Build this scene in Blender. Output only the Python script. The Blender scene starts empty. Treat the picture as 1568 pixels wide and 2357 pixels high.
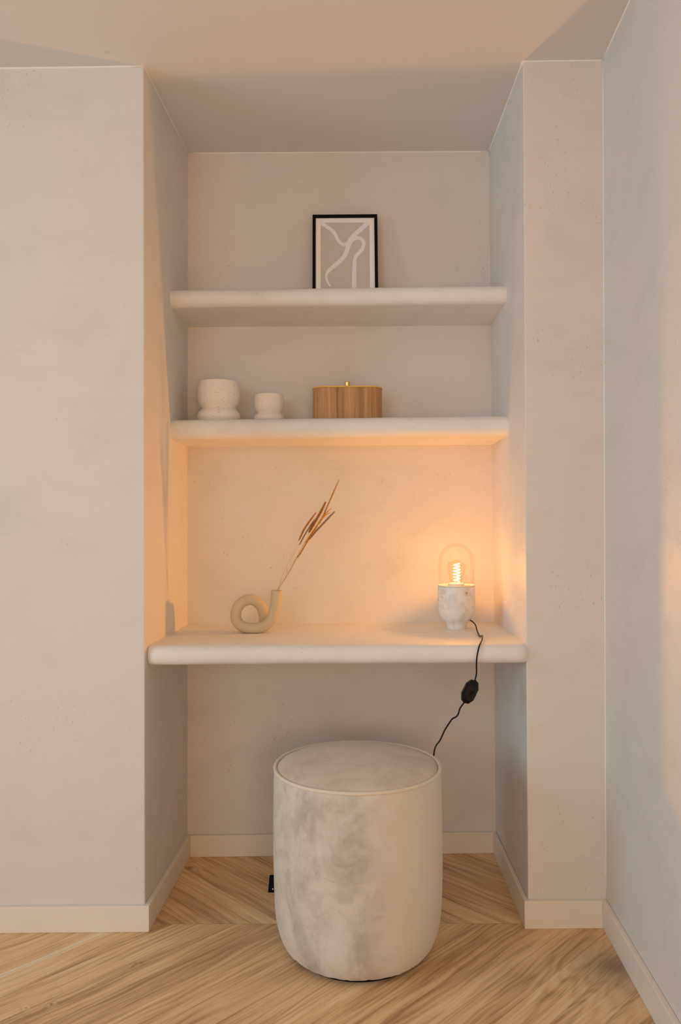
import bpy, bmesh, math, random
from mathutils import Vector, Matrix, noise as mnoise
random.seed(7)
PI = math.pi
SC = bpy.context.scene
COL = SC.collection

# ------------------------------------------------------------------ node helpers
class NT:
    def __init__(s, name):
        s.m = bpy.data.materials.new(name); s.m.use_nodes = True
        s.t = s.m.node_tree; s.t.nodes.clear()
        s.out = s.t.nodes.new('ShaderNodeOutputMaterial')
    def n(s, typ, **kw):
        o = s.t.nodes.new('ShaderNode' + typ)
        for k, v in kw.items(): setattr(o, k, v)
        return o
    def put(s, sock, v):
        if isinstance(v, bpy.types.NodeSocket): s.t.links.new(v, sock)
        elif v is not None:
            if isinstance(v, (tuple, list)) and len(v) == 3 and sock.type == 'RGBA': v = (*v, 1)
            sock.default_value = v
    def math(s, op, a, b=None, c=None, clamp=False):
        o = s.n('Math', operation=op); o.use_clamp = clamp
        s.put(o.inputs[0], a); s.put(o.inputs[1], b); s.put(o.inputs[2], c)
        return o.outputs[0]
    def vec(s, x, y, z):
        o = s.n('CombineXYZ'); s.put(o.inputs[0], x); s.put(o.inputs[1], y); s.put(o.inputs[2], z)
        return o.outputs[0]
    def noise(s, v, scale, detail=3, rough=.5, dist=0):
        o = s.n('TexNoise'); s.put(o.inputs['Vector'], v)
        o.inputs['Scale'].default_value = scale; o.inputs['Detail'].default_value = detail
        o.inputs['Roughness'].default_value = rough; o.inputs['Distortion'].default_value = dist
        return o.outputs[0]
    def step(s, v, a, b, lo=0, hi=1):
        o = s.n('MapRange', interpolation_type='SMOOTHSTEP')
        s.put(o.inputs[0], v)
        for i, q in zip((1, 2, 3, 4), (a, b, lo, hi)): o.inputs[i].default_value = q
        return o.outputs[0]
    def mix(s, f, a, b, blend='MIX'):
        o = s.n('Mix', data_type='RGBA', blend_type=blend)
        s.put(o.inputs['Factor'], f) if False else s.put(o.inputs[0], f)
        s.put(o.inputs[6], a); s.put(o.inputs[7], b)
        return o.outputs[2]
    def pos(s): return s.n('NewGeometry').outputs['Position']
    def obj(s): return s.n('TexCoord').outputs['Object']
    def map(s, v, scale=(1, 1, 1), loc=(0, 0, 0), rot=(0, 0, 0)):
        o = s.n('Mapping'); s.put(o.inputs[0], v)
        o.inputs['Location'].default_value = loc; o.inputs['Scale'].default_value = scale
        o.inputs['Rotation'].default_value = rot
        return o.outputs[0]
    def bump(s, h, strength, dist=.001, nrm=None):
        o = s.n('Bump'); s.put(o.inputs['Height'], h)
        o.inputs['Strength'].default_value = strength; o.inputs['Distance'].default_value = dist
        if nrm is not None: s.put(o.inputs['Normal'], nrm)
        return o.outputs[0]
    def bsdf(s, color, rough=.6, **kw):
        o = s.n('BsdfPrincipled')
        s.put(o.inputs['Base Color'], color); s.put(o.inputs['Roughness'], rough)
        for k, v in kw.items(): s.put(o.inputs[k.replace('_', ' ')], v)
        s.t.links.new(o.outputs[0], s.out.inputs[0])
        return o

def plain(name, col, rough=.5, **kw):
    k = NT(name); k.bsdf(col, rough, **kw); return k.m

def make_plaster(name, a, b, c, pits=1.0, bumpy=.25):
    k = NT(name); p = k.pos()
    n1 = k.noise(p, .8, 3, .5, .4)
    n2 = k.noise(k.map(p, loc=(4, 7, 2)), 1.5, 3, .5, .6)
    n3 = k.noise(k.map(p, loc=(1, 3, 9), scale=(1,1,1.5)), 4.5, 6, .62, .35)
    col = k.mix(k.step(n1, .38, .62), a, b)
    col = k.mix(k.step(n2, .44, .66), col, c)
    col = k.mix(k.math('MULTIPLY', k.step(n3, .48, .70), .28), col, (a[0]*.8, a[1]*.8, a[2]*.79))
    # sparse trowel pits
    q = k.noise(k.map(p, scale=(1, 1, .55)), 210, 2, .5)
    mask = k.step(k.noise(k.map(p, loc=(9, 1, 5)), 4.5, 2), .5, .68)
    pit = k.math('MULTIPLY', k.math('MULTIPLY', k.step(q, .67, .73), mask), pits)
    col = k.mix(k.math('MULTIPLY', pit, .6), col, (.33, .27, .22))
    h = k.math('ADD', k.math('MULTIPLY', k.noise(p, 14, 4, .55), .8), k.math('MULTIPLY', k.noise(p, 70, 3), .15))
    h = k.math('SUBTRACT', h, k.math('MULTIPLY', pit, .5))
    k.bsdf(col, k.step(n3, .3, .7, .55, .72), Normal=k.bump(h, bumpy, .004), Specular_IOR_Level=.3)
    return k.m

PL_A = (.70, .665, .625); PL_B = (.675, .675, .64); PL_C = (.725, .665, .64)
M = {}
M['plaster'] = make_plaster('lime_plaster', PL_A, PL_B, PL_C)
M['shelf'] = make_plaster('shelf_plaster', (.77, .76, .735), (.72, .71, .685), (.81, .80, .785), .6, .85)

def make_ceiling():
    k = NT('ceiling_paint'); p = k.pos()
    n1 = k.noise(p, 1.1, 3, .5, .3)
    col = k.mix(k.step(n1, .4, .62), (.67, .68, .67), (.66, .675, .675))
    d = k.n('VectorMath', operation='DISTANCE'); k.put(d.inputs[0], p); d.inputs[1].default_value = (-.088, -.0655, 2.397)
    spot = k.step(d.outputs['Value'], .004, .012, .22, 0)
    col = k.mix(spot, col, (.36, .30, .27))
    k.bsdf(col, .75, Normal=k.bump(k.noise(p, 40, 3), .05, .002), Specular_IOR_Level=.25)
    return k.m
M['ceiling'] = make_ceiling()
M['cream'] = plain('cream_skirting_paint', (.77, .715, .63), .42, Specular_IOR_Level=.4)
M['caulk'] = plain('acrylic_caulk', (.84, .84, .82), .5)

def make_floor():
    k = NT('oak_chevron_floor'); p = k.pos()
    sx = k.n('SeparateXYZ'); k.put(sx.inputs[0], p)
    x, y = sx.outputs[0], sx.outputs[1]
    yy = k.math('SUBTRACT', y, .0262)
    Wb = .62
    t = k.math('PINGPONG', yy, Wb)
    band = k.math('FLOOR', k.math('DIVIDE', yy, Wb))
    off = k.math('MULTIPLY', band, .047)
    ac = k.math('MULTIPLY', k.math('ADD', x, t), .7071)
    al = k.math('MULTIPLY', k.math('SUBTRACT', x, t), .7071)
    pw = .0875
    u = k.math('DIVIDE', k.math('ADD', k.math('ADD', ac, .0006), off), pw)
    idx = k.math('FLOOR', u); fr = k.math('FRACT', u)
    wn = k.n('TexWhiteNoise', noise_dimensions='2D')
    k.put(wn.inputs[0], k.vec(idx, band, 0))
    r1 = wn.outputs[0]
    sc = k.n('SeparateColor'); k.put(sc.inputs[0], wn.outputs[1])
    r2, r3 = sc.outputs[0], sc.outputs[1]
    rz = k.math('MULTIPLY', r1, 37.0)
    # knots bend the growth rings around them
    knots = [(.0425, .3753, .020), (1.224, -.180, .095), (.0163, -.1654, .008), (-.136, -.328, .009), (-.189, -.342, .006), (.55, .36, .012)]
    push = None; dark = None
    for kx, ky, kr in knots:
        d = k.n('VectorMath', operation='DISTANCE'); k.put(d.inputs[0], p); d.inputs[1].default_value = (kx, ky, 0)
        f = k.math('EXPONENT', k.math('MULTIPLY', k.math('POWER', k.math('DIVIDE', d.outputs['Value'], kr * 1.6), 2.0), -1.0))
        f = k.math('MULTIPLY', f, min(1.0, .2 + kr * 9))
        g = k.math('MULTIPLY', k.math('EXPONENT', k.math('MULTIPLY', k.math('POWER', k.math('DIVIDE', d.outputs['Value'], kr * .42), 2.0), -1.0)), .9)
        push = f if push is None else k.math('ADD', push, f)
        dark = g if dark is None else k.math('MAXIMUM', dark, g)
    wob = k.noise(k.vec(k.math('MULTIPLY', al, 2.2), k.math('MULTIPLY', ac, 7.0), rz), 1, 3, .5)
    acw = k.math('ADD', ac, k.math('MULTIPLY', k.math('SUBTRACT', wob, .5), .055))
    rings = k.noise(k.vec(k.math('MULTIPLY', al, .9), k.math('MULTIPLY', acw, 16.0), rz), 1, 2, .45)
    ph = k.math('ADD', k.math('MULTIPLY', rings, 42.0), k.math('MULTIPLY', push, 22.0))
    rg = k.math('ADD', k.math('MULTIPLY', k.math('SINE', ph), .5), .5)
    st = k.noise(k.vec(k.math('MULTIPLY', al, 5.0), k.math('MULTIPLY', acw, 125.0), rz), 1, 4, .6)
    fine = k.noise(k.vec(k.math('MULTIPLY', al, 22.0), k.math('MULTIPLY', ac, 700.0), rz), 1, 3, .6)
    broad = k.noise(k.vec(k.math('MULTIPLY', al, 1.3), k.math('MULTIPLY', ac, 14.0), k.math('MULTIPLY', r3, 50.0)), 1, 3, .5)
    v = k.math('ADD', k.math('MULTIPLY', k.math('POWER', rg, 1.6), .20), k.math('MULTIPLY', k.step(st, .32, .72), .42))
    v = k.math('ADD', v, k.math('MULTIPLY', k.step(broad, .32, .68), .36))
    v = k.math('ADD', v, k.math('MULTIPLY', k.math('SUBTRACT', r1, .5), .20))
    ramp = k.n('ValToRGB'); k.put(ramp.inputs[0], v)
    e = ramp.color_ramp.elements
    e[0].position = .0; e[0].color = (.92, .685, .43, 1)
    e[1].position = .9; e[1].color = (.37, .195, .083, 1)
    m = ramp.color_ramp.elements.new(.42); m.color = (.74, .49, .265, 1)
    col = ramp.outputs[0]
    col = k.mix(k.math('MULTIPLY', r2, .22), col, (.70, .46, .31))
    pores = k.step(fine, .60, .74)
    col = k.mix(k.math('MULTIPLY', pores, .35), col, (.24, .13, .065))
    # pale sapwood along one board
    sapd = k.math('ABSOLUTE', k.math('ADD', k.math('ADD', acw, .0425), 0))
    sap = k.math('MULTIPLY', k.step(sapd, .0085, .0115, 1, 0), k.math('LESS_THAN', yy, 0.0))
    col = k.mix(k.math('MULTIPLY', sap, .85), col, (.84, .70, .52))
    col = k.mix(k.math('MINIMUM', k.math('MULTIPLY', dark, .85), 1.0), col, (.13, .075, .045))
    big = k.math('MULTIPLY', k.step(push, .15, 1.0), .5)
    col = k.mix(big, col, (.33, .22, .14))
    # joints: long edges and chevron seams
    je = k.math('MINIMUM', fr, k.math('SUBTRACT', 1.0, fr))
    j1 = k.step(je, .004, .012, 1, 0)
    se = k.math('MINIMUM', t, k.math('SUBTRACT', Wb, t))
    j2 = k.step(se, .0006, .0014, 1, 0)
    j = k.math('MAXIMUM', j1, j2)
    col = k.mix(k.math('MULTIPLY', j, .5), col, (.20, .115, .06))
    h = k.math('SUBTRACT', k.math('MULTIPLY', k.math('ADD', st, fine), -.2), j)
    k.bsdf(col, k.math('ADD', .40, k.math('MULTIPLY', st, .16)), Normal=k.bump(h, .25, .0008), Specular_IOR_Level=.4)
    return k.m
M['floor'] = make_floor()

def make_velvet(name, marks):
    k = NT(name); p = k.obj()
    sx = k.n('SeparateXYZ'); k.put(sx.inputs[0], p)
    a = k.noise(k.map(p, scale=(1, 1, .8)), 6.5, 6, .6, .7)
    b = k.noise(k.map(p, loc=(3, 1, 6)), 17, 6, .64, .7)
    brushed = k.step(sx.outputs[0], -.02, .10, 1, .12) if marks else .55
    nap = k.math('ADD', k.math('MULTIPLY', k.step(a, .43, .60), .66), k.math('MULTIPLY', k.step(b, .46, .62), .34))
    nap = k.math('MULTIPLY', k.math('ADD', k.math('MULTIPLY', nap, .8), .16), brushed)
    if marks:      # scuffs left in the nap by fingers
        w1 = k.math('MULTIPLY', k.math('SUBTRACT', k.noise(p, 34, 5, .6), .5), 2.4)
        for mx, mz, hw, hh, am, sk in ((-.038, .227, .032, .017, .7, .0), (.034, .176, .036, .0075, .8, .18), (-.022, .392, .024, .026, .55, 0), (-.060, .262, .030, .0035, .9, -.25), (-.12, .300, .020, .050, .5, .1), (-.10, .10, .012, .06, .6, .3), (-.02, .075, .010, .055, .55, .35)):
            dx = k.math('DIVIDE', k.math('SUBTRACT', sx.outputs[0], mx), hw)
            zz = k.math('SUBTRACT', k.math('SUBTRACT', sx.outputs[2], mz), k.math('MULTIPLY', k.math('SUBTRACT', sx.outputs[0], mx), sk))
            dz = k.math('DIVIDE', zz, hh)
            rr = k.math('ADD', k.math('SQRT', k.math('ADD', k.math('MULTIPLY', dx, dx), k.math('MULTIPLY', dz, dz))), w1)
            mk = k.math('MULTIPLY', k.math('MULTIPLY', k.step(rr, .35, 1.25, 1, 0), am * .8), k.math('LESS_THAN', sx.outputs[1], 0.0))
            nap = k.math('MAXIMUM', nap, mk)
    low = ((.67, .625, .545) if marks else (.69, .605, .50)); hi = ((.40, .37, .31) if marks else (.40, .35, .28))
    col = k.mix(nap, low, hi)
    col = k.mix(k.math('MULTIPLY', k.step(k.noise(k.map(p, loc=(8, 2, 0)), 6, 4, .6, .8), .5, .7), .55 if marks else 0.0), col, (.64, .655, .655))
    o = k.bsdf(col, .85, Sheen_Weight=.35, Sheen_Roughness=.45, Sheen_Tint=(.9, .86, .78, 1), Specular_IOR_Level=.15,
               Normal=k.bump(k.noise(p, 900, 2), .12, .0005))
    return k.m
M['velvet'] = make_velvet('greige_velvet', True)
M['velvet_top'] = make_velvet('taupe_velvet_top', False)
M['velvet_pipe'] = plain('velvet_piping', (.68, .62, .52), .8, Sheen_Weight=.3)
M['black_cloth'] = plain('black_woven_label', (.004, .004, .006), .85, Specular_IOR_Level=.1)
M['white_cloth'] = plain('white_thread', (.7, .7, .7), .8)
M['black_plastic'] = plain('black_plastic', (.0035, .0035, .0045), .30, Specular_IOR_Level=.22)
M['cord'] = plain('black_cord', (.004, .0035, .003), .45, Specular_IOR_Level=.25)
M['frame_black'] = plain('black_frame_paint', (.003, .003, .004), .5, Specular_IOR_Level=.12)
M['paper'] = plain('white_paper', (.90, .92, .96), .6)
M['print'] = plain('taupe_print', (.60, .555, .52), .6)
M['line'] = plain('pale_line_print', (.83, .845, .89), .6)

def make_speckle():
    k = NT('speckled_stoneware'); p = k.obj()
    n = k.noise(p, 210, 2, .5)
    msk = k.step(k.noise(p, 40, 2), .36, .55)
    s1 = k.math('MULTIPLY', k.step(n, .645, .69), msk)
    col = k.mix(k.noise(k.map(p, scale=(1, 1, .12)), 60, 2), (.83, .79, .73), (.77, .72, .66))
    col = k.mix(k.math('MULTIPLY', s1, .6), col, (.25, .19, .14))
    h = k.math('SUBTRACT', k.noise(k.map(p, scale=(1, 1, .15)), 80, 3), s1)
    k.bsdf(col, .8, Normal=k.bump(h, .2, .001), Specular_IOR_Level=.25)
    return k.m
M['stoneware'] = make_speckle()
M['bowl_inside'] = M['stoneware']

def make_veneer():
    k = NT('walnut_veneer'); p = k.obj()
    st = k.noise(k.map(p, scale=(95, 95, 2.4)), 1, 5, .62, .3)
    br = k.noise(k.map(p, scale=(26, 26, .9), loc=(5, 0, 3)), 1, 3, .5)
    fi = k.noise(k.map(p, scale=(300, 300, 9)), 1, 3, .6)
    v = k.math('ADD', k.math('MULTIPLY', st, .55), k.math('MULTIPLY', br, .45))
    ramp = k.n('ValToRGB'); k.put(ramp.inputs[0], v); e = ramp.color_ramp.elements
    e[0].position = .33; e[0].color = (.17, .075, .030, 1)
    e[1].position = .64; e[1].color = (.62, .37, .175, 1)
    m = e.new(.48); m.color = (.43, .23, .095, 1)
    col = k.mix(k.math('MULTIPLY', k.step(fi, .56, .7), .3), ramp.outputs[0], (.20, .10, .05))
    k.bsdf(col, .42, Specular_IOR_Level=.4)
    return k.m
M['veneer'] = make_veneer()
M['lid_wood'] = plain('golden_bamboo_lid', (.74, .44, .115), .4)
M['brass'] = plain('brushed_brass', (.80, .56, .24), .28, Metallic=1.0)

def make_vase():
    k = NT('matte_sand_ceramic'); p = k.obj()
    col = k.mix(k.noise(p, 60, 2), (.60, .50, .355), (.56, .465, .325))
    k.bsdf(col, .6, Specular_IOR_Level=.35)
    return k.m
M['vase'] = make_vase()
M['vase_in'] = plain('vase_hollow', (.20, .15, .09), .9)
M['stem'] = plain('dry_stem', (.60, .40, .17), .7)
M['stem_pale'] = plain('pale_dry_stem', (.62, .46, .26), .7)

def make_head(name, a, b):
    k = NT(name); p = k.obj()
    k.bsdf(k.mix(k.step(k.noise(p, 350, 2), .35, .65), a, b), .8, Normal=k.bump(k.noise(p, 500, 2), .6, .002))
    return k.m
M['head_gold'] = make_head('golden_seed_head', (.46, .20, .030), (.33, .13, .018))
M['head_orange'] = make_head('russet_seed_head', (.52, .20, .025), (.38, .13, .015))
M['head_grey'] = make_head('grey_brown_seed_head', (.36, .22, .14), (.24, .14, .09))
M['head_straw'] = make_head('straw_seed_head', (.52, .26, .06), (.42, .19, .04))
M['leaf'] = make_head('amber_dry_blade', (.74, .34, .04), (.64, .27, .03))

def make_marble():
    k = NT('white_marble'); p = k.obj()
    n = k.noise(p, 22, 5, .6, 1.2)
    v = k.math('ABSOLUTE', k.math('SUBTRACT', k.noise(k.map(p, loc=(2, 5, 1)), 16, 4, .55, 1.4), .5))
    vein = k.math('MULTIPLY', k.step(v, .0, .02, 1, 0), k.step(k.noise(k.map(p, loc=(7, 7, 7)), 26, 2), .5, .66))
    col = k.mix(k.step(n, .42, .66), (.77, .75, .73), (.66, .635, .61))
    col = k.mix(k.math('MULTIPLY', vein, .6), col, (.36, .29, .22))
    sp = k.step(k.noise(k.map(p, scale=(1, 1, .7), loc=(1, 8, 3)), 75, 1), .74, .78)
    col = k.mix(k.math('MULTIPLY', sp, .6), col, (.28, .22, .17))
    k.bsdf(col, .45, Specular_IOR_Level=.4, Subsurface_Weight=.0)
    return k.m
M['marble'] = make_marble()
M['lamp_white'] = plain('lamp_inner_plate', (.84, .78, .66), .4)
M['sticker'] = plain('clear_round_sticker', (.72, .62, .52), .35)
M['sticker_ink'] = plain('brown_sticker_print', (.22, .11, .07), .6)

def make_glass(name, tint, ior, gl):
    k = NT(name)
    fr = k.n('Fresnel'); fr.inputs[0].default_value = ior
    tr = k.n('BsdfTransparent'); k.put(tr.inputs[0], tint)
    g = k.n('BsdfGlossy'); g.inputs['Roughness'].default_value = .01
    mx = k.n('MixShader')
    k.put(mx.inputs[0], k.math('MULTIPLY', fr.outputs[0], gl, clamp=True))
    k.t.links.new(tr.outputs[0], mx.inputs[1]); k.t.links.new(g.outputs[0], mx.inputs[2])
    k.t.links.new(mx.outputs[0], k.out.inputs[0])
    return k.m
M['dome_glass'] = make_glass('clear_dome_glass', (.99, .985, .975), 1.25, .25)
M['bulb_glass'] = make_glass('amber_bulb_glass', (.985, .955, .88), 1.25, .25)
M['window_glass'] = make_glass('window_glass', (.97, .98, .98), 1.45, .8)

def emis(name, col, st):
    k = NT(name); e = k.n('Emission'); k.put(e.inputs[0], col); e.inputs[1].default_value = st
    k.t.links.new(e.outputs[0], k.out.inputs[0]); return k.m
M['filament'] = emis('glowing_filament', (1, .62, .22), 30.0)
M['window_paint'] = plain('white_window_paint', (.75, .74, .72), .45)

# ------------------------------------------------------------------ mesh helpers
def obj(name, bm, mat, parent=None, smooth=False, bevel=0, subsurf=0, label=None, angle=None):
    me = bpy.data.meshes.new(name)
    bmesh.ops.recalc_face_normals(bm, faces=bm.faces)
    if parent is not None:
        o0 = parent
        w = Vector((0, 0, 0))
        while o0 is not None: w += o0.location; o0 = o0.parent
        bmesh.ops.translate(bm, verts=bm.verts, vec=-w)
    bm.to_mesh(me); bm.free()
    o = bpy.data.objects.new(name, me); COL.objects.link(o)
    if isinstance(mat, (list, tuple)):
        for q in mat: me.materials.append(q)
    else: me.materials.append(mat)
    if smooth:
        for f in me.polygons: f.use_smooth = True
        if angle: me.set_sharp_from_angle(angle=math.radians(angle))
    if parent is not None: o.parent = parent
    if bevel:
        b = o.modifiers.new('bevel', 'BEVEL'); b.width = bevel; b.segments = 3; b.limit_method = 'ANGLE'; b.angle_limit = math.radians(40)
    if subsurf:
        s = o.modifiers.new('subsurf', 'SUBSURF'); s.levels = subsurf; s.render_levels = subsurf
    if label: o['label'] = label
    return o

def thing(name, label, cat, loc, group=None):
    o = bpy.data.objects.new(name, None); COL.objects.link(o); o.location = loc
    o.empty_display_size = .05
    return tag(o, label, cat, group)
def tag(o, label, cat, group=None):
    o['label'] = label; o['category'] = cat
    if group: o['group'] = group
    return o
def struct(name, bm, mat, **kw):
    o = obj(name, bm, mat, **kw); o['kind'] = 'structure'; return o

def prism(bm, bot, top):
    """solid between two matching loops of 3-D points"""
    a = [bm.verts.new(q) for q in bot]; b = [bm.verts.new(q) for q in top]
    bm.faces.new(a[::-1]); bm.faces.new(b)
    n = len(a)
    for i in range(n): bm.faces.new((a[i], a[(i+1) % n], b[(i+1) % n], b[i]))
    return bm
def box(x0, x1, y0, y1, z0, z1, bm=None):
    bm = bm or bmesh.new()
    L = [(x0, y0), (x1, y0), (x1, y1), (x0, y1)]
    return prism(bm, [(x, y, z0) for x, y in L], [(x, y, z1) for x, y in L])
def lathe(prof, c, seg=64, bm=None, closed=False, wob=None):
    bm = bm or bmesh.new(); rings = []
    for r, z in prof:
        if r < 1e-6: rings.append([bm.verts.new((c[0], c[1], c[2] + z))]); continue
        ring = []
        for i in range(seg):
            a = 2 * PI * i / seg
            rr, zz = (r, z) if wob is None else wob(r, z, a)
            ring.append(bm.verts.new((c[0] + rr * math.cos(a), c[1] + rr * math.sin(a), c[2] + zz)))
        rings.append(ring)
    pairs = list(zip(rings, rings[1:]))
    if closed: pairs.append((rings[-1], rings[0]))
    for A, B in pairs:
        for i in range(seg):
            j = (i + 1) % seg
            if len(A) == 1 and len(B) == 1: continue
            if len(A) == 1: bm.faces.new((A[0], B[i], B[j]))
            elif len(B) == 1: bm.faces.new((A[i], A[j], B[0]))
            else: bm.faces.new((A[i], A[j], B[j], B[i]))
    return bm
def spline(P, n=8):
    P = [Vector(q) for q in P]; out = []
    for i in range(len(P) - 1):
        p0 = P[max(i-1, 0)]; p1 = P[i]; p2 = P[i+1]; p3 = P[min(i+2, len(P)-1)]
        for k in range(n):
            t = k / n
            out.append(.5 * ((2*p1) + (p2-p0)*t + (2*p0-5*p1+4*p2-p3)*t*t + (3*p1-p0-3*p2+p3)*t*t*t))
    out.append(P[-1]); return out
def tube(path, rad, seg=10, bm=None, caps=True, flat=None):
    bm = bm or bmesh.new(); P = [Vector(q) for q in path]; n = len(P)
    R = rad if callable(rad) else (lambda t: rad)
    T = [(P[min(i+1, n-1)] - P[max(i-1, 0)]).normalized() for i in range(n)]
    u = T[0].orthogonal().normalized(); rings = []
    for i in range(n):
        u = (u - T[i] * u.dot(T[i])).normalized(); w = T[i].cross(u)
        r = R(i / (n - 1)); rings.append([bm.verts.new(P[i] + (u*math.cos(2*PI*k/seg) + w*math.sin(2*PI*k/seg)*(flat or 1)) * r) for k in range(seg)])
    for A, B in zip(rings, rings[1:]):
        for k in range(seg): bm.faces.new((A[k], A[(k+1) % seg], B[(k+1) % seg], B[k]))
    if caps: bm.faces.new(rings[0][::-1]); bm.faces.new(rings[-1])
    return bm

# ------------------------------------------------------------------ the room shell
def ceil_z(x, y): return 2.396 + .0125 * x - .0345 * y
def front_y(x): return -.003 + .0125 * x
def back_y(x): return .4645 + .0269 * x
def right_x(y, z): return 1.2677 + .047 * (y - .014) + .0158 * z / 2.4
TOP = 2.75; BOT = -.06
def lean(b, t, z): return b + (t - b) * z / 2.4
X0, Y0 = -2.9, -4.6            # far left and rear limits of the room

def wall_from(name, fb, ft, bevel=.003):
    """fb: plan points at floor level, ft: the same points at 2.4 m; extended below the floor and above the ceiling"""
    bm = bmesh.new()
    b = [(lean(p[0], q[0], BOT), lean(p[1], q[1], BOT), BOT) for p, q in zip(fb, ft)]
    t = [(lean(p[0], q[0], TOP), lean(p[1], q[1], TOP), TOP) for p, q in zip(fb, ft)]
    prism(bm, b, t)
    return struct(name, bm, M['plaster'], bevel=bevel)

jl_b, jl_t = -.0035, -.0055       # front left edge of the niche
wall_from('wall_left', [(X0, front_y(X0)), (jl_b, front_y(0)), (.0167, back_y(.0167)), (.0167, .75), (X0, .75)],
          [(X0, front_y(X0)), (jl_t, front_y(0)), (.0212, back_y(.0212)), (.0212, .75), (X0, .75)])
jr_b, jr_t = 1.0515, 1.0583
rxb, rxt = 1.2677, 1.2835
wall_from('wall_pier', [(jr_b, front_y(1.05)), (rxb + .1, front_y(rxb + .1)), (rxb + .1, .75), (1.0585, .75), (1.0585, back_y(1.0585))],
          [(jr_t, front_y(1.05)), (rxt + .1, front_y(rxt + .1)), (rxt + .1, .75), (1.0535, .75), (1.0535, back_y(1.0535))])
wall_from('wall_back', [(-.1, back_y(-.1)), (1.2, back_y(1.2)), (1.2, .75), (-.1, .75)],
          [(-.1, back_y(-.1)), (1.2, back_y(1.2)), (1.2, .75), (-.1, .75)], 0)
wall_from('wall_right', [(right_x(Y0, 0), Y0), (right_x(.2, 0), .2), (right_x(.2, 0) + .2, .2), (right_x(Y0, 0) + .2, Y0)],
          [(right_x(Y0, 2.4), Y0), (right_x(.2, 2.4), .2), (right_x(.2, 2.4) + .2, .2), (right_x(Y0, 2.4) + .2, Y0)], 0)

bm = bmesh.new()
prism(bm, [(X0 - .3, Y0 - .3, -.12), (1.6, Y0 - .3, -.12), (1.6, .8, -.12), (X0 - .3, .8, -.12)],
      [(X0 - .3, Y0 - .3, 0), (1.6, Y0 - .3, 0), (1.6, .8, 0), (X0 - .3, .8, 0)])
struct('floor', bm, M['floor'])
bm = bmesh.new(); cs = [(X0 - .3, Y0 - .3), (1.6, Y0 - .3), (1.6, .8), (X0 - .3, .8)]
prism(bm, [(x, y, ceil_z(x, y)) for x, y in cs], [(x, y, 2.9) for x, y in cs])
struct('ceiling', bm, M['ceiling'])

def wall_with_window(name, wname, axis, fixed, lo, hi, w0, w1, z0, z1):
    """wall slab along one axis with an opening, and a framed window in it"""
    bm = bmesh.new(); T = .18
    def bx(a0, a1, c0, c1):
        if axis == 'y': box(fixed - T, fixed, a0, a1, c0, c1, bm)
        else: box(a0, a1, fixed - T, fixed, c0, c1, bm)
    bx(lo, w0, BOT, TOP); bx(w1, hi, BOT, TOP); bx(w0, w1, BOT, z0); bx(w0, w1, z1, TOP)
    struct(name, bm, M['plaster'])
    fr = bmesh.new(); f = .06; d0, d1 = fixed - .13, fixed - .07
    def fx(a0, a1, c0, c1, bm=fr, d=(d0, d1)):
        if axis == 'y': box(d[0], d[1], a0, a1, c0, c1, bm)
        else: box(a0, a1, d[0], d[1], c0, c1, bm)
    fx(w0, w0 + f, z0, z1); fx(w1 - f, w1, z0, z1); fx(w0 + f, w1 - f, z0, z0 + f); fx(w0 + f, w1 - f, z1 - f, z1)
    mid = (w0 + w1) / 2; fx(mid - .04, mid + .04, z0 + f, z1 - f)
    w = struct(wname, fr, M['window_paint'])
    for a0, a1 in ((w0 + f, mid - .04), (mid + .04, w1 - f)):
        g = bmesh.new(); fx(a0, a1, z0 + f, z1 - f, g, (fixed - .104, fixed - .098))
        obj('pane', g, M['window_glass'], w)
WIN_L = (-2.7, -.9, .55, 2.25); WIN_R = (-2.0, -.2, .75, 2.25)
wall_with_window('wall_far_left', 'window_1', 'y', X0, Y0 - .2, .6, *WIN_L)
wall_with_window('wall_rear', 'window_2', 'x', Y0, X0 - .2, 1.5, *WIN_R)

# skirting boards: top edge carries a small eased arris
def skirting(name, plan, h, cham=.003):
    bm = bmesh.new()
    prism(bm, [(x, y, 0) for x, y in plan], [(x, y, hh) for (x, y), hh in zip(plan, h)])
    return struct(name, bm, M['cream'], bevel=.0018)
TB = .014
fl = (.0111, front_y(0) - TB); bl = (.0277, back_y(.0277) - TB)
br = (1.0462, back_y(1.0462) - TB); frr = (1.0388, front_y(1.04) - TB)
rc = (1.2537, front_y(1.2537) - TB); re = (right_x(-4.5, 0) - TB, -4.5)
skirting('baseboard_left', [(X0, front_y(X0) - TB), fl, (-.003, front_y(0)), (X0, front_y(X0))], [.0665, .0706, .0706, .0665])
skirting('baseboard_niche_left', [fl, bl, (.0162, back_y(.0162)), (-.003, front_y(0))], [.0706, .0714, .0714, .0706])
skirting('baseboard_back', [bl, br, (1.058, back_y(1.058)), (.0162, back_y(.0162))], [.0714, .0698, .0698, .0714])
skirting('baseboard_niche_right', [br, frr, (1.0515, front_y(1.0515)), (1.058, back_y(1.058))], [.0698, .0762, .0762, .0698])
skirting('baseboard_pier', [frr, rc, (1.2677, front_y(1.2677)), (1.0515, front_y(1.0515))], [.0762, .0744, .0744, .0762])
skirting('baseboard_right', [rc, re, (re[0] + TB, -4.5), (1.2677, front_y(1.2677))], [.0744, .072, .072, .0744])

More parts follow.
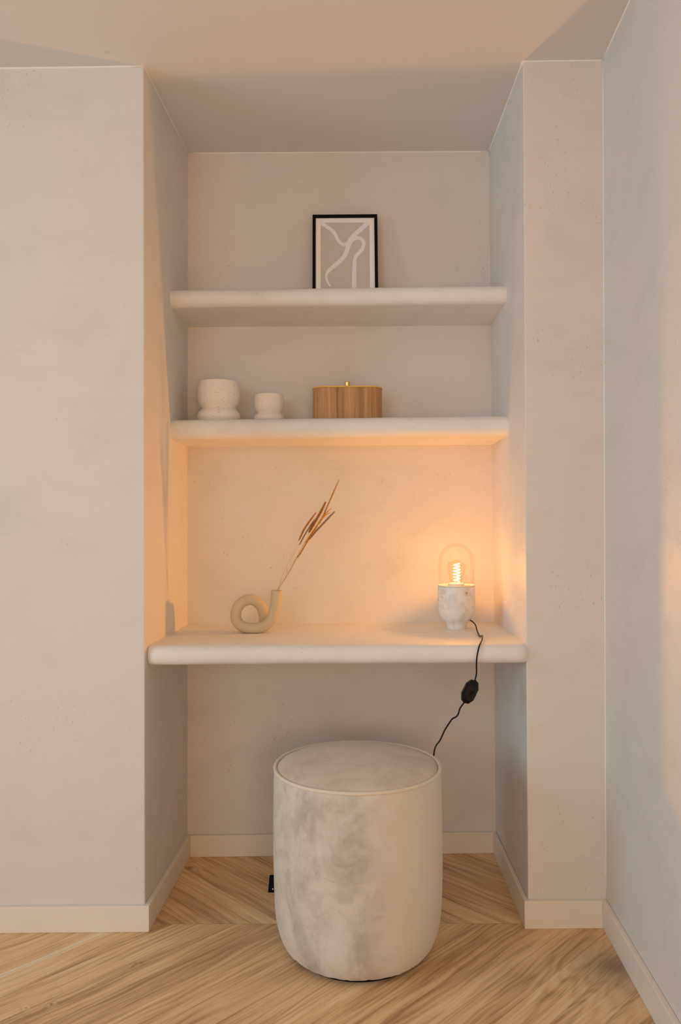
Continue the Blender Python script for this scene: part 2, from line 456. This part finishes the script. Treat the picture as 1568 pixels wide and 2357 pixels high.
# thin caulk beads along the ceiling line, and the inner corner by the right wall
def bead(n, a, b, r=.0022):
    pts = [Vector(a).lerp(Vector(b), i / 24) for i in range(25)]
    for i, q in enumerate(pts):
        q += Vector((mnoise.noise(q * 9), mnoise.noise(q * 9 + Vector((5, 5, 5))), mnoise.noise(q * 9 + Vector((9, 1, 3))))) * .0006
    struct('trim_%d' % n, tube(pts, r, 8), M['caulk'], smooth=True)
def cp(x, y): return (x, y, ceil_z(x, y))
bead(1, cp(-1.2, front_y(-1.2)), cp(jl_t, front_y(0)), .0036)
bead(2, cp(jl_t, front_y(0)), cp(.0212, back_y(.02)), .0018)
bead(3, cp(.0212, back_y(.0212)), cp(1.0535, back_y(1.0535)), .0030)
bead(4, cp(1.0535, back_y(1.0535)), cp(jr_t, front_y(1.05)), .0030)
bead(5, cp(jr_t, front_y(1.058)), cp(rxt, front_y(rxt)), .0030)
bead(6, cp(rxt, front_y(rxt)), cp(right_x(-1.2, 2.42), -1.2), .0030)
bead(7, (rxb, front_y(rxb), .08), (rxt, front_y(rxt), 2.4), .0013)

# ------------------------------------------------------------------ plastered shelves
def make_shelf(name, label, yl, yr, zt, zb_front, zb_back, sl, plan_round, rf, seed):
    """bull-nosed slab filling the niche width; sl = rise per metre to the right"""
    bm = bmesh.new(); NX = 60; rings = []
    for i in range(NX + 1):
        s = i / NX; x0, x1 = -.004, 1.0568
        s2 = .5 - .5 * math.cos(PI * s) if plan_round else s
        yf0 = yl + (yr - yl) * s2
        rise = sl * (s2 - .5)
        e = min(s2, 1 - s2) * 1.06
        ro = plan_round * (1 - math.sqrt(max(0, 1 - (1 - min(e / plan_round, 1)) ** 2))) if plan_round and e < plan_round else 0
        yf = yf0 + ro
        T = zt - zb_front; r = min(rf, T / 2 - .0005)
        prof = []
        yb = .55
        prof.append((yb, zt))
        for k in range(1, 7): prof.append((yb + (yf + r - yb) * k / 7, zt))
        for k in range(9):
            a = PI / 2 * k / 8; prof.append((yf + r - r * math.sin(a), zt - r + r * math.cos(a)))
        for k in range(9):
            a = PI / 2 * k / 8; prof.append((yf + r - r * math.cos(a), zb_front + r - r * math.sin(a)))
        for k in range(1, 7):
            f = k / 7; prof.append((yf + r + (yb - yf - r) * f, zb_front + (zb_back - zb_front) * f))
        prof.append((yb, zb_back))
        ring = []
        for y, z in prof:
            # the slab ends follow the niche sides
            xa = x0 + (.0205 + .004) * max(0, min(1, y / .465)); xb = x1
            x = xa - .004 + (xb + .004 - xa + .004) * s2
            q = Vector((x * 5, y * 9, z * 9 + seed))
            dn = mnoise.noise(q) * .0016 + mnoise.noise(q * 3.1) * .0007
            fade = 1.0 if y < yf + .05 else 0.25
            ring.append(bm.verts.new((x, y + dn * fade, z + rise + dn * .7 * fade)))
        rings.append(ring)
    for A, B in zip(rings, rings[1:]):
        for k in range(len(A) - 1): bm.faces.new((A[k], A[k+1], B[k+1], B[k]))
    bm.faces.new(rings[0]); bm.faces.new(rings[-1][::-1])
    for A, B in zip(rings, rings[1:]): bm.faces.new((A[0], B[0], B[-1], A[-1]))
    o = obj(name, bm, M['shelf'], smooth=True, angle=60)
    return tag(o, label, 'shelf' if 'shelf' in name else 'desk')
make_shelf('wall_shelf', 'rounded plaster shelf high in the niche carrying the framed line art', .249, .249, 1.8535, 1.7965, 1.784, .0075, 0, .027, 1.0)
make_shelf('wall_shelf', 'rounded plaster shelf in the middle of the niche carrying two bowls and a wooden box', .252, .240, 1.4448, 1.3815, 1.3775, .006, 0, .030, 4.0)
make_shelf('built_in_desk', 'thick rounded plaster desk slab across the niche under the lit lamp', .006, -.008, .7757, .7225, .722, .0035, .03, .0235, 8.0)
DESK = .7757

# ------------------------------------------------------------------ framed print leaning on the back wall
fw, fh, fd, fbar = .2185, .302, .016, .0105
fx0 = .5565; fz0 = 1.8545; fy0 = .402; tilt = math.atan2(.040, .299)
fr = thing('framed_print', 'black framed abstract line print leaning on the back wall on the top shelf', 'picture frame', (fx0, fy0, fz0))
def ftf(bm):
    """local: u across, d behind the face, v up the frame -> leaning position"""
    R = Matrix.Rotation(-tilt, 4, 'X')
    for v in bm.verts: v.co = R @ v.co + Vector((fx0, fy0, fz0 + .003))
    return bm
bm = bmesh.new(); h = fw / 2
out = [(-h, 0), (h, 0), (h, fh), (-h, fh)]; inn = [(-h + fbar, fbar), (h - fbar, fbar), (h - fbar, fh - fbar), (-h + fbar, fh - fbar)]
def ringv(L, y): return [bm.verts.new((u, y, v)) for u, v in L]
a, b, c, d = ringv(out, 0), ringv(inn, 0), ringv(inn, fd), ringv(out, fd)
for A, B in ((a, b), (b, c), (c, d), (d, a)):
    for i in range(4): bm.faces.new((A[i], A[(i+1) % 4], B[(i+1) % 4], B[i]))
obj('frame_border', ftf(bm), M['frame_black'], fr, bevel=.0008, label='black frame border')
obj('paper', ftf(box(-h + fbar - .001, h - fbar + .001, .0055, .0075, fbar - .001, fh - fbar + .001)), M['paper'], fr, label='white paper border')
pu = h - fbar - .0165
obj('print_panel', ftf(box(-pu, pu, .0050, .0056, fbar + .017, fh - fbar - .0165)), M['print'], fr, label='taupe printed panel')
def a2(X, Y):                    # measured on the face of the print
    f = (Y - 155) / 910
    xl = 330 - 8 * f; xr = 1177 + 13 * f
    return ((X - xl) / (xr - xl) * fw - h, fh - (Y - 155) / 910 * .2425)
strokes = [
  ([(432, 258, 46), (500, 300, 46), (575, 355, 46), (618, 405, 44), (652, 475, 42), (690, 528, 42), (728, 552, 42), (775, 540, 48), (818, 512, 50)], 0),
  ([(1062, 250, 64), (1020, 295, 62), (950, 360, 58), (880, 425, 60), (832, 485, 64), (800, 560, 60), (772, 650, 56), (725, 735, 54), (640, 815, 54), (560, 880, 48), (518, 930, 38), (505, 980, 28), (512, 1030, 24), (535, 1075, 22), (560, 1110, 20)], 0),
  ([(830, 520, 40), (870, 482, 44), (925, 466, 46), (975, 490, 46), (1000, 545, 46), (980, 615, 46), (935, 670, 48), (895, 715, 46), (880, 780, 46), (875, 880, 50), (873, 980, 55), (872, 1070, 57), (872, 1150, 58)], 0)]
bm = bmesh.new()
for si, (S, _) in enumerate(strokes):
    pts = spline([(x, y, w) for x, y, w in S], 8); L = []; n = len(pts)
    y_ = .0049 - .00008 * si
    for i in range(n):
        t = (pts[min(i+1, n-1)] - pts[max(i-1, 0)]); t.z = 0; t.normalize(); nx = Vector((-t.y, t.x)) * pts[i].z / 2
        p = a2(pts[i].x + nx.x, pts[i].y + nx.y); q = a2(pts[i].x - nx.x, pts[i].y - nx.y)
        L.append((bm.verts.new((p[0], y_, p[1])), bm.verts.new((q[0], y_, q[1]))))
    for A, B in zip(L, L[1:]): bm.faces.new((A[0], B[0], B[1], A[1]))
bmesh.ops.recalc_face_normals(bm, faces=bm.faces)
obj('line_drawing', ftf(bm), M['line'], fr, label='pale curving printed lines')

# ------------------------------------------------------------------ stoneware bowls
S2 = 1.4455
def bowl(label, cx, cy, w, hgt, zs):
    r = w / 2
    o = thing('stoneware_bowl', label, 'bowl', (cx, cy, zs), 'speckled bowls on the middle shelf')
    P = [(0, 0), (.80, 0), (.90, .03), (.985, .10), (1.0, .155), (.975, .215), (.90, .275), (.81, .318), (.775, .340), (.80, .365), (.86, .41), (.925, .475), (.965, .55), (.985, .65), (.985, .77), (.965, .88), (.935, .955), (.915, .988), (.895, 1.0), (.872, .99), (.865, .96), (.90, .85), (.92, .70), (.90, .56), (.80, .45), (.5, .38), (0, .36)]
    pts = spline([(a, b, 0) for a, b in P], 3)
    obj('bowl_body', lathe([(max(q.x, 0) * r if 0 < i < len(pts) - 1 else 0, max(q.y, 0) * hgt) for i, q in enumerate(pts)], (cx, cy, zs), 72), M['stoneware'], o, smooth=True)
bowl('larger speckled off-white stoneware bowl with pinched waist at the left of the middle shelf', .1428, .362, .1405, .1325, S2 - .0025)
bowl('smaller speckled off-white stoneware bowl between the larger bowl and the wooden box', .3063, .362, .0985, .0895, S2 - .0018)

# ------------------------------------------------------------------ oval wooden box
bcx, bcy = .5615, .360
bx_ = thing('wooden_box', 'oval wood veneer box with golden lid and brass knob on the middle shelf', 'box', (bcx, bcy, S2))
def stadium(hw, hd, n=28):
    L = []; s = hw - hd
    for k in range(n + 1):
        a = -PI/2 + PI * k / n; L.append((bcx + s + hd * math.cos(a), bcy + hd * math.sin(a)))
    for k in range(n + 1):
        a = PI/2 + PI * k / n; L.append((bcx - s + hd * math.cos(a), bcy + hd * math.sin(a)))
    return L
def stad_solid(hw, hd, z0, z1):
    L = stadium(hw, hd); return prism(bmesh.new(), [(x, y, z0) for x, y in L], [(x, y, z1) for x, y in L])
ZB = S2 + .0005
obj('box_body', stad_solid(.1125, .047, ZB, ZB + .1025), M['veneer'], bx_, smooth=True, angle=40)
lid = obj('lid', stad_solid(.1143, .0488, ZB + .1030, ZB + .1080), M['lid_wood'], bx_, smooth=True, angle=40, bevel=.0012, label='thin golden lid')
obj('knob', lathe([(0, 0), (.0072, 0), (.0076, .002), (.0094, .0175), (.0096, .0195), (.0086, .0212), (0, .0215)], (bcx, bcy, ZB + .108), 40), M['brass'], lid, smooth=True, angle=50, label='small brass knob')

# ------------------------------------------------------------------ loop vase
VP = [(.2944, .303, .7925), (.2951, .302, .8103), (.2934, .299, .8329), (.2846, .296, .8556), (.2706, .291, .87), (.253, .286, .8762), (.2329, .28, .8713), (.2163, .275, .8552), (.2088, .271, .8308), (.2145, .267, .8085), (.2336, .263, .7937), (.2573, .261, .7895), (.2821, .261, .7905), (.3056, .261, .8005), (.3222, .261, .8205), (.3313, .262, .8479), (.3363, .263, .8781), (.3381, .263, .9070)]
va = thing('loop_vase', 'matte sand coloured tube vase bent into a loop on the desk', 'vase', (.27, .27, DESK))
bm = tube(spline(VP, 8), .0170, 32, caps=False)
for v in bm.verts:
    if v.co.z < DESK + .0003: v.co.z = DESK + .0003
rim = [e for e in bm.edges if e.is_boundary]
lo = [e for e in rim if e.verts[0].co.z < .85]
bmesh.ops.contextual_create(bm, geom=lo)
hi = [e for e in rim if e.is_valid and e.verts[0].co.z > .85]
ctr = Vector(VP[-1])
r1 = bmesh.ops.extrude_edge_only(bm, edges=hi)
nv = [g for g in r1['geom'] if isinstance(g, bmesh.types.BMVert)]
for v in nv: v.co = ctr + (v.co - ctr) * .80
ne = [g for g in r1['geom'] if isinstance(g, bmesh.types.BMEdge)]
r2 = bmesh.ops.extrude_edge_only(bm, edges=ne)
nv2 = [g for g in r2['geom'] if isinstance(g, bmesh.types.BMVert)]
for v in nv2: v.co += Vector((-.0005, 0, -.018))
bmesh.ops.contextual_create(bm, geom=[g for g in r2['geom'] if isinstance(g, bmesh.types.BMEdge)])
obj('vase_tube', bm, M['vase'], va, smooth=True, angle=50)

# ------------------------------------------------------------------ dried grasses
def grass(label, P, head_from, rad, hm, sm, kind='head', sr=.00045):
    rad *= 1.22
    base = Vector(P[0]); base = Vector((.3385, .263, .9)) + (base - Vector((.349, .263, .907))) * .5
    o = thing('dried_grass_stem', label, 'dried grass', P[0], 'dried grass stems in the loop vase')
    full = spline([Vector(P[0]) + Vector((-.004, 0, -.012))] + [Vector(q) for q in P], 8)
    n = len(full); k = int(n * head_from)
    obj('stem', tube(full[:k + 2], sr, 6), M[sm], o, smooth=True)
    hp = full[k:]
    if kind == 'head':
        bm = bmesh.new(); m = []
        pts = []
        for i in range(len(hp) - 1):
            for s in range(4): pts.append(hp[i].lerp(hp[i+1], s / 4))
        pts.append(hp[-1]); N = len(pts)
        rr = lambda t: rad * (min(1, t / .06 + .25) if t < .06 else 1) * (1 - .75 * max(0, (t - .72) / .28) ** 1.4) * (1 + .16 * math.sin(t * N * 1.9) + .08 * math.sin(t * N * .77))
        tube(pts, rr, 10, bm)
        # short bristles that roughen the spike
        for i in range(0, N - 2, 2):
            T = (pts[i+1] - pts[i]).normalized(); t = i / N
            for q in range(3):
                u = T.orthogonal().normalized(); u.rotate(Matrix.Rotation(i * 2.4 + q * 2.1, 3, T))
                b0 = pts[i] + u * rr(t) * .8; b1 = b0 + (T * .9 + u * .6).normalized() * rad * 1.25
                tube([b0, b0.lerp(b1, .5), b1], lambda z: rad * .28 * (1 - .85 * z), 4, bm)
        obj('seed_head', bm, M[hm], o, smooth=True)
    else:
        obj('leaf_blade', tube(hp, lambda t: rad * (math.sin(PI * min(1, .12 + t * .88)) ** .7 + .06), 8, flat=.6), M[hm], o, smooth=True)
    return o
G = dict(
 tall=[(.3491,.263,.907),(.3708,.263,.9441),(.4125,.263,1.0184),(.4515,.263,1.0817),(.4793,.263,1.1286),(.5016,.263,1.1782),(.5338,.263,1.2506)],
 fat=[(.3491,.263,.907),(.3733,.2663,.9521),(.4121,.2697,1.0265),(.4414,.273,1.0914),(.4566,.2763,1.1177),(.4761,.2797,1.151),(.4906,.283,1.1816)],
 dark=[(.348,.263,.907),(.3628,.2597,.9526),(.3853,.2563,1.0078),(.4105,.253,1.0669),(.4246,.2497,1.0958),(.4414,.2463,1.1204),(.4622,.243,1.1483)],
 thin=[(.348,.263,.907),(.3666,.2647,.9661),(.3874,.2663,1.0073),(.411,.268,1.052),(.4248,.2697,1.0776),(.4401,.2713,1.1025),(.4554,.273,1.126)],
 right=[(.3497,.263,.907),(.3876,.2613,.9717),(.4183,.2597,1.0323),(.4517,.258,1.079),(.4767,.2563,1.1065),(.4988,.2547,1.1298),(.5196,.253,1.1509)],
 orange=[(.3497,.263,.907),(.3873,.2655,.9742),(.4206,.268,1.0403),(.4567,.2705,1.0955),(.4706,.273,1.1176),(.4873,.2755,1.1411),(.5124,.278,1.1652)],
 bent=[(.3497,.263,.907),(.3875,.263,.9771),(.4181,.263,1.0377),(.4598,.263,1.101),(.4737,.263,1.1203),(.4876,.263,1.1368),(.5057,.263,1.1492)],
 low=[(.3485,.263,.907),(.371,.261,.958),(.3906,.259,.9939),(.4096,.257,1.0173),(.4255,.255,1.0434),(.4436,.253,1.0737),(.4603,.251,1.1025)])
for key in G: G[key] = [Vector(q) + Vector((-.0075, 0, 0)) * max(0, 1 - i / 3.0) for i, q in enumerate(G[key])]
grass('tallest dried grass stem with a slim straw spike reaching above the others', G['tall'], .66, .00175, 'head_straw', 'stem')
grass('dried grass stem with the thickest golden brown seed head of the bunch', G['fat'], .555, .0030, 'head_gold', 'stem_pale')
grass('dried grass stem with a russet seed head, leftmost and upper of the bunch', G['dark'], .555, .0021, 'head_orange', 'stem_pale')
grass('dried grass stem with a thin purplish brown seed head beside the leftmost russet one', G['thin'], .555, .0015, 'head_grey', 'stem_pale')
grass('dried grass stem with a grey brown seed head leaning furthest right', G['right'], .52, .0022, 'head_grey', 'stem')
grass('dried grass stem ending in the longer amber blade that curves up right', G['orange'], .47, .0026, 'leaf', 'stem', 'leaf')
grass('dried grass stem ending in the shorter amber blade below the longer one', G['bent'], .47, .0027, 'leaf', 'stem_pale', 'leaf')
grass('dried grass stem with the lowest russet seed head, slim and halfway up', G['low'], .52, .0014, 'head_orange', 'stem_pale')

# ------------------------------------------------------------------ table lamp
lx, ly = .9075, .335
LAMP = (lx, ly, DESK)
la = thing('table_lamp', 'lit marble table lamp with clear glass dome and black cord on the desk', 'lamp', LAMP)
prof = [(0, 0), (.0300, 0), (.0308, .002), (.0312, .010), (.0318, .0155), (.0345, .0205), (.0405, .0265), (.0480, .0345), (.0540, .0445), (.0575, .056), (.0588, .068), (.0592, .085), (.0592, .1345), (.0585, .1362), (.0560, .1365), (.0552, .1345), (0, .1345)]
obj('marble_base', lathe(prof, LAMP, 96), M['marble'], la, smooth=True, angle=45, label='white marble cup base')
obj('glass_ring', lathe([(.0572, .1366), (.0590, .1372), (.0594, .1388), (.0588, .1402), (.0560, .1404), (.0552, .1398), (.0552, .1366)], LAMP, 96, closed=True), M['lamp_white'], la, smooth=True, label='cream ring under the dome')
obj('socket_plate', lathe([(0, .1346), (.0550, .1346), (.0550, .1376), (.030, .138), (.0255, .138), (.0255, .1440), (.0235, .146), (.018, .1465), (0, .1465)], LAMP, 64), M['lamp_white'], la, smooth=True, angle=50, label='cream socket plate')
R = .0570; dz = .2745
dome = [(R, .1405), (R, .175), (R, .2175)] + [(R * math.cos(PI/2 * k / 16), .2175 + (dz - .2175) * math.sin(PI/2 * k / 16)) for k in range(1, 17)]
dome[-1] = (0, dz)
obj('glass_dome', lathe(dome, LAMP, 96), M['dome_glass'], la, smooth=True, label='clear glass dome')
bz = .1465
bprof = [(.0165, bz), (.0190, bz + .006), (.0225, bz + .018), (.0265, bz + .030), (.0292, bz + .041), (.0300, bz + .049), (.0290, bz + .056), (.0255, bz + .0625), (.020, bz + .067), (.012, bz + .070), (.0055, bz + .0725), (.002, bz + .076), (0, bz + .077)]
bu = obj('light_bulb', lathe(bprof, LAMP, 64), M['bulb_glass'], la, smooth=True, label='amber spiral filament bulb')
fil = []
turns = 6.0; N = 260
for i in range(N + 1):
    t = i / N; a = 2 * PI * turns * t
    rr = .0088 + .0020 * math.sin(PI * t) + .0014 * math.cos(2 * a * .5)
    fil.append((lx + rr * math.cos(a), ly + rr * math.sin(a), DESK + bz + .004 + .058 * t))
obj('filament', tube(fil, .00105, 6), M['filament'], bu, smooth=True, label='glowing spiral filament')
obj('filament_post', lathe([(0, bz), (.0045, bz), (.0030, bz + .012), (.0012, bz + .035), (.0012, bz + .062), (0, bz + .063)], LAMP, 16), M['bulb_glass'], bu, smooth=True)
# round maker's sticker with two tiny printed lines, on the curved front right of the marble
sa = math.radians(-66); sr = .05935
def on_cup(u, v, lift=0):
    a = sa + u / sr; return (lx + (sr + lift) * math.cos(a), ly + (sr + lift) * math.sin(a), DESK + .1185 + v)
bm = bmesh.new(); cv = bm.verts.new(on_cup(0, 0, .0004)); rg = [bm.verts.new(on_cup(.0058 * math.cos(2*PI*k/28), .0070 * math.sin(2*PI*k/28), .00035)) for k in range(28)]
for k in range(28): bm.faces.new((cv, rg[k], rg[(k+1) % 28]))
stk = obj('sticker', bm, M['sticker'], la, smooth=True, label='small round sticker with two lines of tiny print')
def glyph(bm, u0, v0, w, hh, lift=.0007):
    n = 3; A = [[bm.verts.new(on_cup(u0 + w * i / n, v0 + j * hh, lift)) for i in range(n + 1)] for j in (0, 1)]
    for i in range(n): bm.faces.new((A[0][i], A[0][i+1], A[1][i+1], A[1][i]))
bm = bmesh.new(); rnd = random.Random(3)
for v0, us in ((.0004, (-.0054, .0054)), (-.0028, (-.0046, .0046))):
    u = us[0]
    while u < us[1] - .0006:
        w = rnd.uniform(.0006, .0011)
        glyph(bm, u, v0, w * .8, .0013 if rnd.random() < .8 else .0017); u += w
obj('sticker_print', bm, M['sticker_ink'], stk, label='tiny brown print')
# cord: over the desk edge, through a dimmer, down behind the pouf to the floor
c1 = [(.935, .357, .797), (.9490, .354, .8010), (.9563, .330, .7995), (.9584, .280, .7945), (.9528, .220, .7862), (.9479, .150, .7800), (.9473, .115, .7838), (.9450, .085, .7900), (.9358, .040, .7845), (.9246, .008, .7780), (.9177, -.0085, .7672), (.9129, -.0125, .7489), (.9108, -.0125, .727), (.9108, -.0110, .6998), (.9055, -.010, .6770)]
c2 = [(.8795, -.010, .6245), (.8772, -.009, .6207), (.8664, -.005, .6043), (.8619, 0, .5876), (.8567, .005, .5782), (.8484, .012, .5715), (.8439, .020, .5634), (.831, .050, .5296), (.8225, .090, .4903), (.8156, .135, .4607), (.8146, .180, .4250), (.812, .23, .34), (.80, .30, .20), (.76, .36, .06), (.70, .40, .004), (.60, .41, .003)]
obj('cord', tube(spline(c1, 8), .0021, 10), M['cord'], la, smooth=True, label='black cord over the desk edge')
obj('cord', tube(spline(c2, 8), .0022, 10), M['cord'], la, smooth=True, label='black cord running down behind the pouf')
# dimmer: faceted elongated box
oct_ = [(.8974, .6826), (.9111, .6801), (.9156, .6743), (.9158, .6561), (.9015, .627), (.8878, .618), (.875, .6207), (.8692, .628), (.8694, .6462), (.8836, .6735)]
cxo = sum(q[0] for q in oct_) / 10; czo = sum(q[1] for q in oct_) / 10
bm = bmesh.new(); lays = []
for yy, sc in ((.004, .90), (.001, 1.0), (-.012, 1.0), (-.021, .66)):
    lays.append([bm.verts.new((cxo + (x - cxo) * sc, yy - .003, czo + (z - czo) * sc)) for x, z in oct_])
bm.faces.new(lays[0]); bm.faces.new(lays[-1][::-1])
for A, B in zip(lays, lays[1:]):
    for i in range(10): bm.faces.new((A[i], A[(i+1) % 10], B[(i+1) % 10], B[i]))
sw = obj('dimmer_switch', bm, M['black_plastic'], la, bevel=.0006, label='black faceted cord dimmer')
bm = lathe([(0, 0), (.0078, 0), (.0076, .006), (.0066, .0072), (0, .0072)], (0, 0, 0), 28)
for v in bm.verts: v.co = Vector((.8985 + v.co.x, -.0225 - v.co.z, .6450 + v.co.y))
obj('dial', bm, M['black_plastic'], sw, smooth=True, angle=40, label='round black dial')

# ------------------------------------------------------------------ velvet pouf
px_, py_, pr, ph = .5815, -.073, .2205, .474
po = thing('round_pouf', 'round greige velvet pouf with piped top standing in front of the niche', 'pouf', (px_, py_, 0))
def wob(r, z, a):
    q = Vector((math.cos(a) * 2, math.sin(a) * 2, z * 5))
    d = mnoise.noise(q) * .0018
    hem = max(0, 1 - z / .03)
    d += hem * (mnoise.noise(Vector((math.cos(a) * 9, math.sin(a) * 9, 3))) * .004 + mnoise.noise(Vector((math.cos(a) * 24, math.sin(a) * 24, 1))) * .002)
    return r + d, z + hem * mnoise.noise(Vector((math.cos(a) * 14, math.sin(a) * 14, 7))) * .0035
P = [(pr * .80, .012), (pr * .84, .012), (pr * .875, .017), (pr * .915, .030), (pr * .958, .055), (pr * .987, .085), (pr * 1.0, .125), (pr * 1.012, .19), (pr * 1.018, .27), (pr * 1.016, .34), (pr * 1.010, .40), (pr * 1.004, .440), (pr * .996, .462), (pr * .988, .4675)]
pts = spline([(a, b, 0) for a, b in P], 4)
obj('pouf_body', lathe([(q.x, q.y) for q in pts], (px_, py_, 0), 160, wob=wob), M['velvet'], po, smooth=True)
obj('pouf_base', lathe([(0, .0), (pr * .78, .0), (pr * .80, .004), (pr * .82, .016), (0, .016)], (px_, py_, 0), 64), M['black_cloth'], po, smooth=True, angle=40, label='dark underside')
top = [(0, .4905), (.3, .4900), (.55, .4875), (.75, .4835), (.88, .4785), (.945, .4735), (.968, .4690), (.972, .4640)]
pts = spline([(a, b, 0) for a, b in top], 5)
obj('seat_top', lathe([(max(0, q.x) * pr if i else 0, q.y) for i, q in enumerate(pts)], (px_, py_, 0), 128,
    wob=lambda r, z, a: (r, z + .0018 * mnoise.noise(Vector((r * math.cos(a) * 12, r * math.sin(a) * 12, 2))))), M['velvet_top'], po, smooth=True, label='taupe velvet seat top')
ring = [(px_ + pr * .990 * math.cos(2*PI*k/144), py_ + pr * .990 * math.sin(2*PI*k/144), .4700 + .0008 * math.sin(6*PI*k/144)) for k in range(145)]
obj('piping', tube(ring, .0046, 12), M['velvet_pipe'], po, smooth=True, label='velvet piping around the top edge')
bm = bmesh.new()
tp = [(.3625, -.0645, .1770), (.3545, -.0650, .1770), (.3462, -.0655, .1768), (.3420, -.0660, .1312), (.3540, -.0650, .1306), (.3625, -.0645, .1306)]
prism(bm, [(x, y - .0008, z) for x, y, z in tp], [(x, y + .0008, z) for x, y, z in tp])
tg = obj('label_tag', bm, M['black_cloth'], po, label='black fabric side label')
obj('tag_mark', box(.3533, .3560, -.0668, -.0660, .1385, .1420), M['white_cloth'], tg, label='white woven mark')

# ------------------------------------------------------------------ light
BULB, SMOOTH, DAY_SIDE, DAY_REAR, WARM = 41, 1.1, 72, 36, 45
def area(name, loc, rot, sx, sy, power, col, spread=PI):
    L = bpy.data.lights.new(name, 'AREA'); L.shape = 'RECTANGLE'; L.size = sx; L.size_y = sy; L.energy = power; L.color = col; L.spread = spread
    o = bpy.data.objects.new(name, L); COL.objects.link(o); o.location = loc; o.rotation_euler = rot; return o
# daylight arriving through the two windows
area('daylight_side_window', (X0 - .30, (WIN_L[0] + WIN_L[1]) / 2, (WIN_L[2] + WIN_L[3]) / 2), (0, -PI/2, 0), 1.7, 1.8, DAY_SIDE, (.54, .82, 1.0))
area('daylight_rear_window', ((WIN_R[0] + WIN_R[1]) / 2, Y0 - .30, (WIN_R[2] + WIN_R[3]) / 2), (PI/2, 0, 0), 1.8, 1.5, DAY_REAR, (.74, .96, 1.0))
# a warm lamp standing further back in the room, by the right wall
L = bpy.data.lights.new('room_lamp', 'POINT'); L.energy = WARM; L.color = (1.0, .52, .20); L.shadow_soft_size = .32
o = bpy.data.objects.new('room_lamp', L); COL.objects.link(o); o.location = (.80, -2.9, .95)
# the bulb
L = bpy.data.lights.new('bulb_light', 'POINT'); L.energy = BULB; L.color = (1.0, .39, .045); L.shadow_soft_size = .014
L.use_nodes = True; nt = L.node_tree
fo = nt.nodes.new('ShaderNodeLightFalloff'); fo.inputs['Strength'].default_value = 1.0; fo.inputs['Smooth'].default_value = SMOOTH
nt.links.new(fo.outputs['Quadratic'], nt.nodes['Emission'].inputs['Strength'])
o = bpy.data.objects.new('bulb_light', L); COL.objects.link(o); o.location = (lx, ly, DESK + bz + .036)

w = bpy.data.worlds.new('sky'); SC.world = w; w.use_nodes = True
bg = w.node_tree.nodes['Background']; bg.inputs[0].default_value = (.75, .86, 1, 1); bg.inputs[1].default_value = .3

# ------------------------------------------------------------------ camera
cam = bpy.data.cameras.new('camera'); co = bpy.data.objects.new('camera', cam); COL.objects.link(co)
cam.sensor_fit = 'VERTICAL'; cam.sensor_height = 36; cam.lens = 1755.56 / 2357 * 36
r_ = Vector((.99997, .00664, -.00478)); u_ = Vector((.00488, -.01605, .99986)); f_ = r_.cross(u_) * -1
r_.normalize(); b_ = r_.cross(u_).normalized(); u_ = b_.cross(r_)
co.matrix_world = Matrix(((r_.x, u_.x, b_.x, .5535), (r_.y, u_.y, b_.y, -2.1141), (r_.z, u_.z, b_.z, 1.1116), (0, 0, 0, 1)))
cam.clip_start = .02
SC.camera = co
vs = SC.view_settings; vs.view_transform = 'Standard'; vs.look = 'None'; vs.exposure = .03; vs.gamma = 1; vs.use_curve_mapping = False
SC.cycles.max_bounces = 12; SC.cycles.diffuse_bounces = 6; SC.cycles.transparent_max_bounces = 16; SC.cycles.sample_clamp_indirect = 6
